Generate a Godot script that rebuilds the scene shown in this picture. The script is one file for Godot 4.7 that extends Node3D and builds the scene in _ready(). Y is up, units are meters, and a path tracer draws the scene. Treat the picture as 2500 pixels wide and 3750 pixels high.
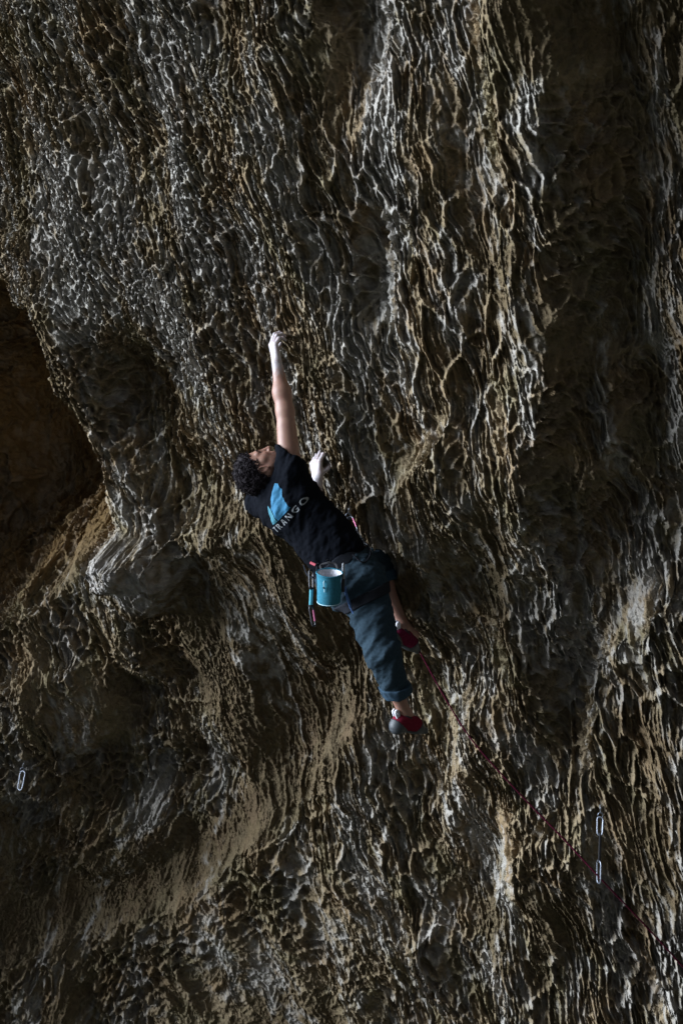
extends Node3D
# A climber on an overhanging, honeycombed sandstone wall, seen from the side on a dull day.
# x to the right, y up, z towards the viewer; the climber hangs round the origin, the valley floor lies 14 m below.

var rng := RandomNumberGenerator.new()
var M := {}
const STEP := 0.0043

func _ready() -> void:
	rng.seed = 7
	make_camera_and_light()
	make_materials()
	make_cliff()
	make_ground()
	make_climber()
	make_gear()

func make_camera_and_light() -> void:
	var cam := Camera3D.new()
	cam.name = "camera"
	cam.position = Vector3(0, 0, 8)
	cam.fov = 35.19
	cam.near = 0.05
	cam.far = 400.0
	var lens := CameraAttributesPhysical.new()
	lens.frustum_focal_length = 12.0 / tan(deg_to_rad(35.19 / 2.0))
	lens.frustum_focus_distance = 8.1
	lens.exposure_aperture = 1.6
	cam.attributes = lens
	add_child(cam)
	cam.current = true

	var we := WorldEnvironment.new()
	we.name = "world_environment"
	var env := Environment.new()
	var sky := Sky.new()
	var sm := ProceduralSkyMaterial.new()
	sm.sky_top_color = Color(0.56, 0.60, 0.68)
	sm.sky_horizon_color = Color(0.76, 0.78, 0.82)
	sm.sky_curve = 0.2
	sm.ground_bottom_color = Color(0.05, 0.055, 0.04)
	sm.ground_horizon_color = Color(0.10, 0.11, 0.09)
	sm.sun_angle_max = 1.0
	sky.sky_material = sm
	env.background_mode = Environment.BG_SKY
	env.sky = sky
	env.background_energy_multiplier = 0.04
	env.tonemap_mode = Environment.TONE_MAPPER_LINEAR
	env.tonemap_exposure = 12.0
	env.sdfgi_enabled = true
	env.ssao_enabled = true
	env.ssil_enabled = true
	we.environment = env
	add_child(we)

	var sun := DirectionalLight3D.new()
	sun.name = "veiled_sun"
	sun.light_color = Color(0.91, 0.95, 1.0)
	sun.light_energy = 0.5
	sun.light_angular_distance = 54.0
	sun.shadow_enabled = true
	add_child(sun)
	sun.look_at_from_position(Vector3(-9.4, 2.4, 0.5), Vector3.ZERO)

# ---------------------------------------------------------------- materials
func lin(r: float, g: float, b: float) -> Color:
	return Color(r, g, b).linear_to_srgb()

func plain(r: float, g: float, b: float, rough := 0.8, metal := 0.0) -> StandardMaterial3D:
	var m := StandardMaterial3D.new()
	m.albedo_color = lin(r, g, b)
	m.roughness = rough
	m.metallic = metal
	return m

func noise_tex(freq: float, seed_: int, lo: float, hi: float, normal := false, strength := 4.0, size := 512) -> NoiseTexture2D:
	var n := FastNoiseLite.new()
	n.seed = seed_
	n.noise_type = FastNoiseLite.TYPE_SIMPLEX_SMOOTH
	n.frequency = freq
	n.fractal_octaves = 5
	n.fractal_gain = 0.6
	var t := NoiseTexture2D.new()
	t.width = size
	t.height = size
	t.seamless = true
	t.noise = n
	if normal:
		t.as_normal_map = true
		t.bump_strength = strength
	else:
		var g := Gradient.new()
		g.set_color(0, Color(lo, lo, lo))
		g.set_color(1, Color(hi, hi, hi))
		t.color_ramp = g
	return t

func make_materials() -> void:
	var rock := StandardMaterial3D.new()
	rock.vertex_color_use_as_albedo = true
	rock.roughness = 1.0
	rock.metallic_specular = 0.04
	rock.albedo_texture = noise_tex(0.02, 11, 0.78, 1.0)
	rock.normal_enabled = true
	rock.normal_texture = noise_tex(0.05, 12, 0, 1, true, 12.0)
	rock.normal_scale = 1.0
	rock.uv1_triplanar = true
	rock.uv1_world_triplanar = true
	rock.uv1_scale = Vector3(1.9, 1.9, 1.9)
	M.rock = rock
	M.earth = plain(0.05, 0.05, 0.03, 1.0)
	var skin := StandardMaterial3D.new()
	skin.vertex_color_use_as_albedo = true
	skin.roughness = 0.55
	skin.subsurf_scatter_enabled = true
	skin.subsurf_scatter_strength = 0.08
	M.skin = skin
	M.hair = plain(0.010, 0.0075, 0.009, 0.7)
	M.hair.metallic_specular = 0.2
	M.shirt = cloth(0.0055, 0.0065, 0.0095, 0.95, 41)
	M.denim = cloth(0.028, 0.046, 0.062, 0.95, 42)
	M.denim_cuff = cloth(0.035, 0.062, 0.092, 0.95, 43)
	M.print_blue = plain(0.012, 0.115, 0.22, 0.85)
	M.print_teal = plain(0.026, 0.14, 0.19, 0.85)
	M.print_white = plain(0.17, 0.18, 0.19, 0.85)
	M.rubber = plain(0.022, 0.027, 0.032, 0.6)
	M.shoe = cloth(0.3, 0.03, 0.06, 0.85, 44)
	M.black_cloth = plain(0.014, 0.014, 0.017, 0.9)
	M.webbing = cloth(0.020, 0.022, 0.028, 0.9, 45)
	M.blue_web = plain(0.05, 0.12, 0.30, 0.8)
	M.red_cloth = plain(0.20, 0.015, 0.03, 0.8)
	M.tape = plain(0.50, 0.50, 0.54, 0.85)
	M.bag = cloth(0.042, 0.19, 0.27, 0.9, 46)
	M.fleece = cloth(0.74, 0.74, 0.80, 1.0, 47)
	M.piping = plain(0.40, 0.55, 0.60, 0.8)
	M.steel = plain(0.20, 0.215, 0.25, 0.45, 1.0)
	M.steel_dull = plain(0.24, 0.25, 0.27, 0.5, 0.9)
	M.black_metal = plain(0.03, 0.03, 0.035, 0.4, 0.3)
	M.cyan_web = plain(0.10, 0.42, 0.52, 0.8)
	M.grey_web = plain(0.30, 0.34, 0.40, 0.85)
	M.pink_metal = plain(0.35, 0.10, 0.18, 0.35, 0.7)
	M.rope = cloth(0.060, 0.006, 0.018, 0.9, 48)

func cloth(r: float, g: float, b: float, rough: float, seed_: int) -> StandardMaterial3D:
	var m := plain(r, g, b, rough)
	m.metallic_specular = 0.12
	m.albedo_texture = noise_tex(0.05, seed_, 0.7, 1.0, false, 1.0, 256)
	m.uv1_triplanar = true
	m.uv1_scale = Vector3(5, 5, 5)
	return m

# ---------------------------------------------------------------- cliff
func zbase(x: float, y: float) -> float:
	# a leaning sandstone wall: overhangs towards the viewer, comes nearer on the right, flattens out low on the left
	var fx: float = 0.66 * x
	if x < -0.5:
		var d: float = -0.5 - x
		fx += (0.46 * smoothstep(0.7, -0.9, y) - 0.22 * smoothstep(0.4, 1.6, y)) * d * d / (d + 0.8)
	elif x > 0.9:
		var f: float = x - 0.9
		fx -= 0.36 * f * f / (f + 0.6)
	var gy: float = 0.60 * y
	if y < -0.3:
		var e: float = -0.3 - y
		gy += 0.16 * e * e / (e + 1.0)
	elif y > 3.2:
		gy += 0.16 * (y - 3.2) * (y - 3.2)
	return -0.36 + fx + gy

func bump(x: float, y: float, cx: float, cy: float, rx: float, ry: float, turn := 0.0) -> float:
	var dx: float = x - cx
	var dy: float = y - cy
	var c: float = cos(turn)
	var s: float = sin(turn)
	var p: float = (dx * c + dy * s) / rx
	var q: float = (-dx * s + dy * c) / ry
	var d: float = p * p + q * q
	return exp(-d) if d < 9.0 else 0.0

func block(x: float, y: float, cx: float, cy: float, rx: float, ry: float, turn: float) -> float:
	# flat-topped boss with rounded corners
	var dx: float = x - cx
	var dy: float = y - cy
	var p: float = absf(dx * cos(turn) + dy * sin(turn)) / rx
	var q: float = absf(-dx * sin(turn) + dy * cos(turn)) / ry
	if p > 1.3 or q > 1.3:
		return 0.0
	return 1.0 - smoothstep(0.72, 1.15, pow(p * p * p + q * q * q, 0.333))

func along(x: float, y: float, pts: Array) -> float:
	# signed distance to a polyline: positive on its left-hand side
	var best := 1e9
	var sgn := 1.0
	for i in pts.size() - 1:
		var a: Vector2 = pts[i]
		var b: Vector2 = pts[i + 1]
		var ab: Vector2 = b - a
		var ap := Vector2(x - a.x, y - a.y)
		var t: float = clampf(ap.dot(ab) / ab.length_squared(), 0.0, 1.0)
		var d: float = (ap - ab * t).length()
		if d < best:
			best = d
			sgn = signf(ab.x * ap.y - ab.y * ap.x)
	return best * sgn

const ARETE := [Vector2(-2.6, 1.75), Vector2(-1.81, 1.27), Vector2(-1.61, 0.99), Vector2(-1.47, 0.68), Vector2(-1.35, 0.27), Vector2(-1.28, -0.04), Vector2(-1.25, -0.2), Vector2(-1.42, -0.36), Vector2(-2.08, -0.72), Vector2(-3.2, -1.0)]
const CORNER := [Vector2(0.55, 3.2), Vector2(0.71, 2.1), Vector2(0.81, 1.8), Vector2(0.80, 1.5), Vector2(0.84, 1.17), Vector2(0.92, 0.83), Vector2(0.96, 0.53), Vector2(0.92, 0.1), Vector2(0.86, -0.3), Vector2(0.9, -0.6)]
const LEDGE := [Vector2(0.36, -0.6), Vector2(0.22, -1.01), Vector2(0.0, -1.33), Vector2(-0.11, -1.55), Vector2(-0.47, -1.97), Vector2(-0.92, -2.38), Vector2(-1.56, -2.69), Vector2(-2.4, -3.0), Vector2(-4.0, -3.4)]
const BOSS := [Vector2(0.62, 0.75), Vector2(0.41, 0.40), Vector2(0.25, 0.21), Vector2(0.22, 0.0), Vector2(0.28, -0.25), Vector2(0.40, -0.55)]

func macro(x: float, y: float) -> float:
	var h := 0.0
	# alcove on the left, behind the arete
	var d: float = along(x, y, ARETE)
	var rim: float = smoothstep(-3.3, -2.5, x)
	var sill: float = smoothstep(0.25, -0.15, y)
	h -= (0.60 * smoothstep(0.0, lerpf(0.12, 0.30, sill), -d) + 0.75 * (1.0 - 0.45 * sill) * smoothstep(0.1, lerpf(0.55, 0.9, sill), -d)) * rim
	h += 0.5 * (1.0 - smoothstep(-3.1, -2.5, x)) * smoothstep(-3.0, -1.0, y)  # unseen left rim, raised to shade the alcove
	# an unseen buttress, added to keep the light off the foot of the wall
	h += 0.72 * smoothstep(-2.7, -3.6, x) * smoothstep(0.1, -1.3, y)
	h += 0.10 * exp(-pow((d - 0.12) / 0.2, 2.0)) * smoothstep(-0.4, 0.6, y)
	# the corner on the right, past which the wall steps back out of the light
	d = along(x, y, CORNER)
	var reach: float = smoothstep(-0.7, -0.1, y)
	h -= 0.36 * smoothstep(-0.05, 0.34, d) * (1.0 - smoothstep(0.55, 1.6, d)) * reach
	h += 0.05 * exp(-pow((d + 0.05) / 0.16, 2.0)) * reach
	# long slanting lip low on the left, hollow above it
	d = along(x, y, LEDGE)
	h += (-0.10 * exp(-pow((d + 0.20) / 0.20, 2.0)) + 0.075 * smoothstep(-0.06, 0.03, d) * (1.0 - smoothstep(0.06, 0.8, d))) * (1.0 - smoothstep(-0.1, 0.25, x))
	# boss right of the climber
	d = along(x, y, BOSS)
	h += 0.15 * smoothstep(-0.02, 0.16, d) * (1.0 - smoothstep(0.3, 0.9, d)) * (1.0 - smoothstep(0.22, 0.52, Vector2(x - 0.33, y - 0.08).length()))
	# shelf block and bulges on the left
	h += 0.26 * block(x, y, -1.08, -0.33, 0.27, 0.17, -0.55)
	h += 0.12 * block(x, y, -1.20, -0.22, 0.12, 0.09, -0.3)
	h += 0.06 * block(x, y, -0.80, -0.16, 0.20, 0.07, 0.35)
	h += 0.12 * bump(x, y, -1.95, -1.25, 0.55, 0.42, 0.3)
	h += 0.14 * block(x, y, -1.78, -1.20, 0.42, 0.30, 0.25)
	h += 0.12 * block(x, y, -1.95, -1.62, 0.40, 0.12, 0.2)
	h += 0.08 * bump(x, y, -0.72, -0.18, 0.30, 0.12, 0.3)
	h -= 0.13 * bump(x, y, -0.80, 0.15, 0.22, 0.22)
	h -= 0.26 * bump(x, y, -1.14, 0.60, 0.16, 0.34, 0.2)
	h -= 0.20 * bump(x, y, -1.18, -1.12, 0.26, 0.2, 0.3)
	h -= 0.16 * bump(x, y, -1.02, -1.66, 0.34, 0.16, 0.4)
	h += 0.10 * bump(x, y, -1.0, -1.62, 0.08, 0.05)
	h -= 0.16 * bump(x, y, -0.23, -1.05, 0.3, 0.5, -0.3)
	h -= 0.22 * bump(x, y, 0.72, -2.0, 0.22, 0.5, -0.2)
	h -= 0.18 * bump(x, y, 0.50, -1.2, 0.14, 0.5, -0.25)
	h += 0.16 * bump(x, y, 0.55, -2.5, 0.14, 0.26, -0.1)
	h += 0.14 * bump(x, y, 1.0, -1.9, 0.22, 0.3, -0.2)
	h -= 0.16 * bump(x, y, 1.15, -0.9, 0.13, 0.7, -0.25)
	h += 0.10 * bump(x, y, 1.5, 0.25, 0.28, 0.4, -0.3)
	h += 0.14 * bump(x, y, 1.18, 0.35, 0.10, 0.5, -0.2)
	h -= 0.20 * bump(x, y, 0.02, 2.05, 0.14, 0.3)
	h -= 0.14 * bump(x, y, 0.06, 1.05, 0.10, 0.22)
	# holds
	h += 0.06 * bump(x, y, -0.33, 0.92, 0.06, 0.07)
	h -= 0.10 * bump(x, y, 0.42, -0.92, 0.12, 0.22)
	return h

func fnl(kind: int, seed_: int, octaves := 1) -> FastNoiseLite:
	var n := FastNoiseLite.new()
	n.noise_type = kind
	n.seed = seed_
	n.frequency = 1.0
	n.fractal_type = FastNoiseLite.FRACTAL_FBM if octaves > 1 else FastNoiseLite.FRACTAL_NONE
	n.fractal_octaves = octaves
	if kind == FastNoiseLite.TYPE_CELLULAR:
		n.cellular_distance_function = FastNoiseLite.DISTANCE_EUCLIDEAN
		n.cellular_return_type = FastNoiseLite.RETURN_DISTANCE2_SUB
		n.cellular_jitter = 1.0
	return n

func stops(lo: float, hi: float, step: float, far_lo: float, far_hi: float) -> PackedFloat32Array:
	var left := []
	var d := step
	var p := lo
	while p > far_lo:
		d *= 1.25
		p -= d
		left.push_front(p)
	var out := PackedFloat32Array(left)
	var n := int((hi - lo) / step)
	for i in n + 1:
		out.append(lo + step * i)
	d = step
	p = out[out.size() - 1]
	while p < far_hi:
		d *= 1.25
		p += d
		out.append(p)
	return out

func make_cliff() -> void:
	# grid lines follow the fall line of the wall: u = x + 0.27 y
	var xs := stops(-3.3, 2.15, STEP, -18.0, 14.0)
	var ys := stops(-3.65, 2.7, STEP * 1.5, -14.5, 9.0)
	var nx := xs.size()
	var ny := ys.size()
	var cell := FastNoiseLite.TYPE_CELLULAR
	var simp := FastNoiseLite.TYPE_SIMPLEX_SMOOTH
	var n_big := fnl(simp, 1, 3)
	var n_pil := fnl(simp, 2, 2)
	var n_a := fnl(cell, 3)
	var n_b := fnl(cell, 4)
	var n_b2 := fnl(cell, 54)
	var n_c := fnl(cell, 5)
	var n_rib := fnl(simp, 6)
	var n_rib2 := fnl(simp, 16)
	var n_wx := fnl(simp, 7, 2)
	var n_wy := fnl(simp, 8, 2)
	var n_mask := fnl(simp, 9, 2)
	var n_mask2 := fnl(simp, 10, 2)
	var n_fine := fnl(simp, 11, 3)
	var n_col := fnl(simp, 12, 3)
	var n_col2 := fnl(simp, 13, 3)
	var n_col3 := fnl(simp, 14, 3)
	var n_edge := fnl(simp, 15, 3)
	# coarse pass: the wall's large shapes, every K-th grid line
	var K := 4
	var cx := (nx - 1) / K + 2
	var cy := (ny - 1) / K + 2
	var big := PackedFloat32Array()
	big.resize(cx * cy)
	var nrm := PackedVector3Array()
	nrm.resize(cx * cy)
	for j in cy:
		var y: float = ys[mini(j * K, ny - 1)]
		for i in cx:
			var x: float = xs[mini(i * K, nx - 1)] - 0.27 * y
			var wx: float = x + 0.10 * n_edge.get_noise_2d(x * 2.0, y * 1.4) + 0.03 * n_edge.get_noise_2d(x * 7.0 + 9.0, y * 5.0)
			var wy: float = y + 0.10 * n_edge.get_noise_2d(x * 2.0 + 40.0, y * 2.0) + 0.03 * n_edge.get_noise_2d(x * 7.0 + 60.0, y * 5.0)
			var s: float = 0.27
			var u: float = x + s * y
			var h: float = macro(wx, wy)
			h += 0.10 * n_big.get_noise_2d(u * 0.9, y * 0.7)
			h += 0.085 * n_pil.get_noise_2d(u * 2.6, y * 0.55)
			big[j * cx + i] = h
			var e := 0.05
			var gx: float = (zbase(x + e, y) - zbase(x - e, y)) / (2.0 * e)
			var gy: float = (zbase(x, y + e) - zbase(x, y - e)) / (2.0 * e)
			nrm[j * cx + i] = Vector3(-gx, -gy, 1.0).normalized()
	var lay := PackedVector3Array()
	lay.resize(cx * cy)
	for j in cy:
		for i in cx:
			var q: int = j * cx + i
			var yy: float = ys[mini(j * K, ny - 1)]
			var xx: float = xs[mini(i * K, nx - 1)] - 0.27 * yy
			lay[q] = Vector3(xx, yy, zbase(xx, yy)) + nrm[q] * big[q]
	var face := PackedVector3Array()
	face.resize(cx * cy)
	for j in cy:
		for i in cx:
			var ax: Vector3 = lay[j * cx + mini(i + 1, cx - 1)] - lay[j * cx + maxi(i - 1, 0)]
			var ay: Vector3 = lay[mini(j + 1, cy - 1) * cx + i] - lay[maxi(j - 1, 0) * cx + i]
			face[j * cx + i] = ax.cross(ay).normalized()
	# length along the wall, so that the weathering keeps its size on ledges and undercuts
	var arc := PackedFloat32Array()
	arc.resize(cx * cy)
	var j0: int = ys.bsearch(0.0) / K
	for i in cx:
		arc[j0 * cx + i] = ys[mini(j0 * K, ny - 1)]
		for way in [1, -1]:
			var acc: float = arc[j0 * cx + i]
			var j: int = j0 + way
			while j >= 0 and j < cy:
				var dy: float = ys[mini(j * K, ny - 1)] - ys[clampi((j - way) * K, 0, ny - 1)]
				var dh: float = big[j * cx + i] - big[(j - way) * cx + i]
				acc += way * minf(sqrt(dy * dy + dh * dh), absf(dy) * 2.6)
				arc[j * cx + i] = acc
				j += way
	var pos := PackedVector3Array()
	pos.resize(nx * ny)
	var col := PackedColorArray()
	col.resize(nx * ny)
	for j in ny:
		var y: float = ys[j]
		var jc: int = j / K
		var fj: float = float(j - jc * K) / K
		for i in nx:
			var x: float = xs[i] - 0.27 * y
			var ic: int = i / K
			var fi: float = float(i - ic * K) / K
			var o: int = jc * cx + ic
			var h: float = lerpf(lerpf(big[o], big[o + 1], fi), lerpf(big[o + cx], big[o + cx + 1], fi), fj)
			# lines of weathering run down the wall, and the other way low on the left
			var low: float = smoothstep(-0.7, -2.3, y) * smoothstep(0.4, -1.6, x)
			var u: float = x + lerpf(0.27 * y, -0.30 * (y + 1.5) - 0.4, low)
			var wu: float = u + 0.035 * n_wx.get_noise_2d(x * 3.0, y * 2.0) + 0.006 * n_wx.get_noise_2d(x * 16.0, y * 9.0)
			var wv: float = y + 0.06 * n_wy.get_noise_2d(x * 4.0, y * 3.0) + 0.010 * n_wy.get_noise_2d(x * 16.0, y * 12.0)
			# how the weathering differs over the wall: fine webs high on the left, bare smooth rock with hanging threads under the climber
			var web: float = clampf(smoothstep(0.1, 1.0, y) * smoothstep(-0.1, -0.8, x) + 0.25 + 0.5 * n_mask.get_noise_2d(u * 1.3 + 30.0, y * 0.8), 0.0, 1.0)
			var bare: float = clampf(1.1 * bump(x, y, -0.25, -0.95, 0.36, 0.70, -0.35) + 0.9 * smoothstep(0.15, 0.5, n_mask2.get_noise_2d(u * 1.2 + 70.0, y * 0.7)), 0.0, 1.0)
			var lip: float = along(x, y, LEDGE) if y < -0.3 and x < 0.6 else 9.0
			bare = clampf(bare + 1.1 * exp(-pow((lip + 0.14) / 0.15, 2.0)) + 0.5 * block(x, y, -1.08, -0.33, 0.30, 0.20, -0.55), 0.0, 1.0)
			var ma: float = smoothstep(-0.3, 0.4, n_mask.get_noise_2d(u * 1.5, y * 0.8)) * (1.0 - 0.8 * bare) * (1.0 - 0.45 * web)
			var mb: float = smoothstep(-0.6, 0.2, n_mask2.get_noise_2d(u * 2.0 + 7.0, y * 1.1)) * (1.0 - 0.85 * bare)
			var wp: float = wv - y + lerpf(lerpf(arc[o], arc[o + 1], fi), lerpf(arc[o + cx], arc[o + cx + 1], fi), fj)
			var hm: float = h
			var a: float = n_a.get_noise_2d(wu * 10.0, wp * 4.0) + 1.0
			var b: float = n_b.get_noise_2d(wu * 25.0, wp * 8.5) + 1.0
			var c: float = n_c.get_noise_2d(wu * 42.0, wp * 18.0) + 1.0
			wu += 0.003 * n_fine.get_noise_2d(x * 60.0, y * 40.0)
			var rib: float = 1.0 - absf(n_rib.get_noise_2d(wu * 12.0, wp * 0.8))
			var rib2: float = 1.0 - absf(n_rib2.get_noise_2d(wu * 30.0, wp * 1.6))
			var rib3: float = 1.0 - absf(n_rib.get_noise_2d(wu * 40.0 + 50.0, wp * 4.0))
			var lump: float = clampf(smoothstep(0.6, -0.3, y) * smoothstep(-0.2, -0.9, x) + smoothstep(-1.6, -2.2, y) * smoothstep(0.5, -0.2, x) + 0.25 * n_mask.get_noise_2d(x * 2.0 + 90.0, y * 2.0), 0.0, 1.0)
			var nn: Vector3 = nrm[o]
			var nm: Vector3 = face[o].lerp(face[o + 1], fi).lerp(face[o + cx].lerp(face[o + cx + 1], fi), fj)
			var steep: float = smoothstep(0.08, 0.32, 1.0 - nm.dot(nn))
			lump = maxf(lump, steep * (1.0 - 0.85 * bare))
			var p0 := Vector3(x, y, zbase(x, y)) + nn * hm
			var e: float = n_b2.get_noise_3d(wu * 15.0, wv * 10.5, p0.z * 11.0) + 1.0
			h -= 0.060 * lump * smoothstep(0.0, 0.25, e) * (1.0 - 0.45 * bare) * mb
			mb *= 1.0 - 0.75 * lump
			h -= 0.075 * ma * (1.0 - 0.4 * lump) * smoothstep(0.01, 0.20, a)
			h -= 0.042 * mb * smoothstep(0.01, 0.26, b) * (1.0 - 0.3 * web)
			h -= (0.007 + 0.028 * web) * smoothstep(0.02, 0.30, c) * (1.0 - 0.3 * bare)
			h += (0.045 * pow(rib, 12.0) + 0.040 * pow(rib2, 6.0) * (1.0 - 0.5 * bare)) * (1.0 - 0.5 * web) * (1.0 - 0.75 * lump) + 0.008 * pow(rib3, 5.0) * (1.0 - web) * (1.0 - 0.8 * maxf(bare, lump))
			h += 0.013 * (1.0 - 0.55 * bare) * n_fine.get_noise_3d(p0.x * 40.0, p0.y * 32.0, p0.z * 40.0)
			var k: int = j * nx + i
			pos[k] = p0 + (nm * 0.10 + Vector3(nn.x * 0.08, nn.y * 0.22 - 0.08, nn.z * 0.86 + 0.20)).lerp(nm, 0.6 * steep) * (h - hm)
			# mineral stains and lichen: grey wash, tan, ochre, olive; bare rock also darkened for shade
			var g: float = n_col.get_noise_2d(wu * 3.2, wv * 0.8)
			var q: float = n_col2.get_noise_3d(u * 4.0, y * 2.0, p0.z * 2.0)
			var w: float = n_col3.get_noise_3d(wu * 22.0, p0.y * 6.0, p0.z * 9.0)
			var cc := Color(0.225, 0.175, 0.110)
			cc = cc.lerp(Color(0.235, 0.158, 0.088), 0.55 * smoothstep(0.10, 0.4, q + 0.2 * w))
			cc = cc.lerp(Color(0.180, 0.156, 0.092), 0.6 * smoothstep(0.10, 0.4, -q + 0.2 * w + 0.15 * bare))
			cc = cc.lerp(Color(0.108, 0.080, 0.048), 0.85 * bare)  # brown bare rock, colour deepened to stand in for weak light
			var su: float = u + 0.05 * g
			var streak: float = 0.30 * smoothstep(0.6, 1.3, y) * (exp(-pow((su - 0.13) / 0.05, 2.0)) + exp(-pow((su + 0.33) / 0.06, 2.0)) + exp(-pow((su - 0.66) / 0.06, 2.0)) + exp(-pow((su + 0.85) / 0.10, 2.0)))
			# grey mineral crust, in streaks down the ribs
			cc = cc.lerp(Color(0.375, 0.355, 0.325), 0.85 * smoothstep(-0.2, 0.42, 0.8 * g + 0.75 * w + 0.12 * web - 0.35 * bare - 0.12 * lump + streak - 0.02))
			if x < -1.1 and y > -1.0 and y < 2.0:
				cc = cc.lerp(Color(0.235, 0.145, 0.062), 0.65 * smoothstep(0.02, 0.3, -along(x, y, ARETE) + 0.1 * w))
			cc = cc.lerp(Color(0.36, 0.34, 0.32), clampf(block(x, y, -1.12, -0.27, 0.22, 0.13, -0.5) * (0.8 + w), 0.0, 0.9))
			col[k] = cc
	wall_pos = pos
	wall_us = xs
	wall_ys = ys
	var nor := PackedVector3Array()
	nor.resize(nx * ny)
	var idx := PackedInt32Array()
	idx.resize((nx - 1) * (ny - 1) * 6)
	var m := 0
	for j in ny - 1:
		for i in nx - 1:
			var k: int = j * nx + i
			idx[m] = k
			idx[m + 1] = k + nx
			idx[m + 2] = k + 1
			idx[m + 3] = k + 1
			idx[m + 4] = k + nx
			idx[m + 5] = k + nx + 1
			m += 6
	for j in ny:
		var ja: int = maxi(j - 1, 0)
		var jb: int = mini(j + 1, ny - 1)
		for i in nx:
			var dx: Vector3 = pos[j * nx + mini(i + 1, nx - 1)] - pos[j * nx + maxi(i - 1, 0)]
			var dy: Vector3 = pos[jb * nx + i] - pos[ja * nx + i]
			nor[j * nx + i] = dx.cross(dy).normalized()
	var arr := []
	arr.resize(Mesh.ARRAY_MAX)
	arr[Mesh.ARRAY_VERTEX] = pos
	arr[Mesh.ARRAY_NORMAL] = nor
	arr[Mesh.ARRAY_COLOR] = col
	arr[Mesh.ARRAY_INDEX] = idx
	var mesh := ArrayMesh.new()
	mesh.add_surface_from_arrays(Mesh.PRIMITIVE_TRIANGLES, arr)
	mesh.surface_set_material(0, M.rock)
	var o := MeshInstance3D.new()
	o.name = "cliff"
	o.mesh = mesh
	o.set_meta("kind", "structure")
	o.set_meta("label", "overhanging honeycombed sandstone cliff with hanging ribs and pockets")
	o.set_meta("category", "cliff")
	add_child(o)

var wall_pos: PackedVector3Array
var wall_us: PackedFloat32Array
var wall_ys: PackedFloat32Array

func wall_point(x: float, y: float) -> Vector3:
	# the foremost bit of rock within a hand's breadth of (x, y)
	var best := Vector3(x, y, -99.0)
	var i0: int = wall_us.bsearch(x + 0.27 * y)
	var j0: int = wall_ys.bsearch(y)
	for j in range(maxi(j0 - 90, 0), mini(j0 + 91, wall_ys.size())):
		for i in range(maxi(i0 - 90, 0), mini(i0 + 91, wall_us.size())):
			var p: Vector3 = wall_pos[j * wall_us.size() + i]
			if absf(p.x - x) < 0.05 and absf(p.y - y) < 0.05 and p.z > best.z:
				best = p
	return best

func make_ground() -> void:
	var pm := PlaneMesh.new()
	pm.size = Vector2(600, 600)
	pm.material = M.earth
	var o := MeshInstance3D.new()
	o.name = "ground"
	o.mesh = pm
	o.position.y = -14.0
	o.set_meta("kind", "structure")
	o.set_meta("label", "dark forest floor far below the cliff")
	o.set_meta("category", "ground")
	add_child(o)

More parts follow.
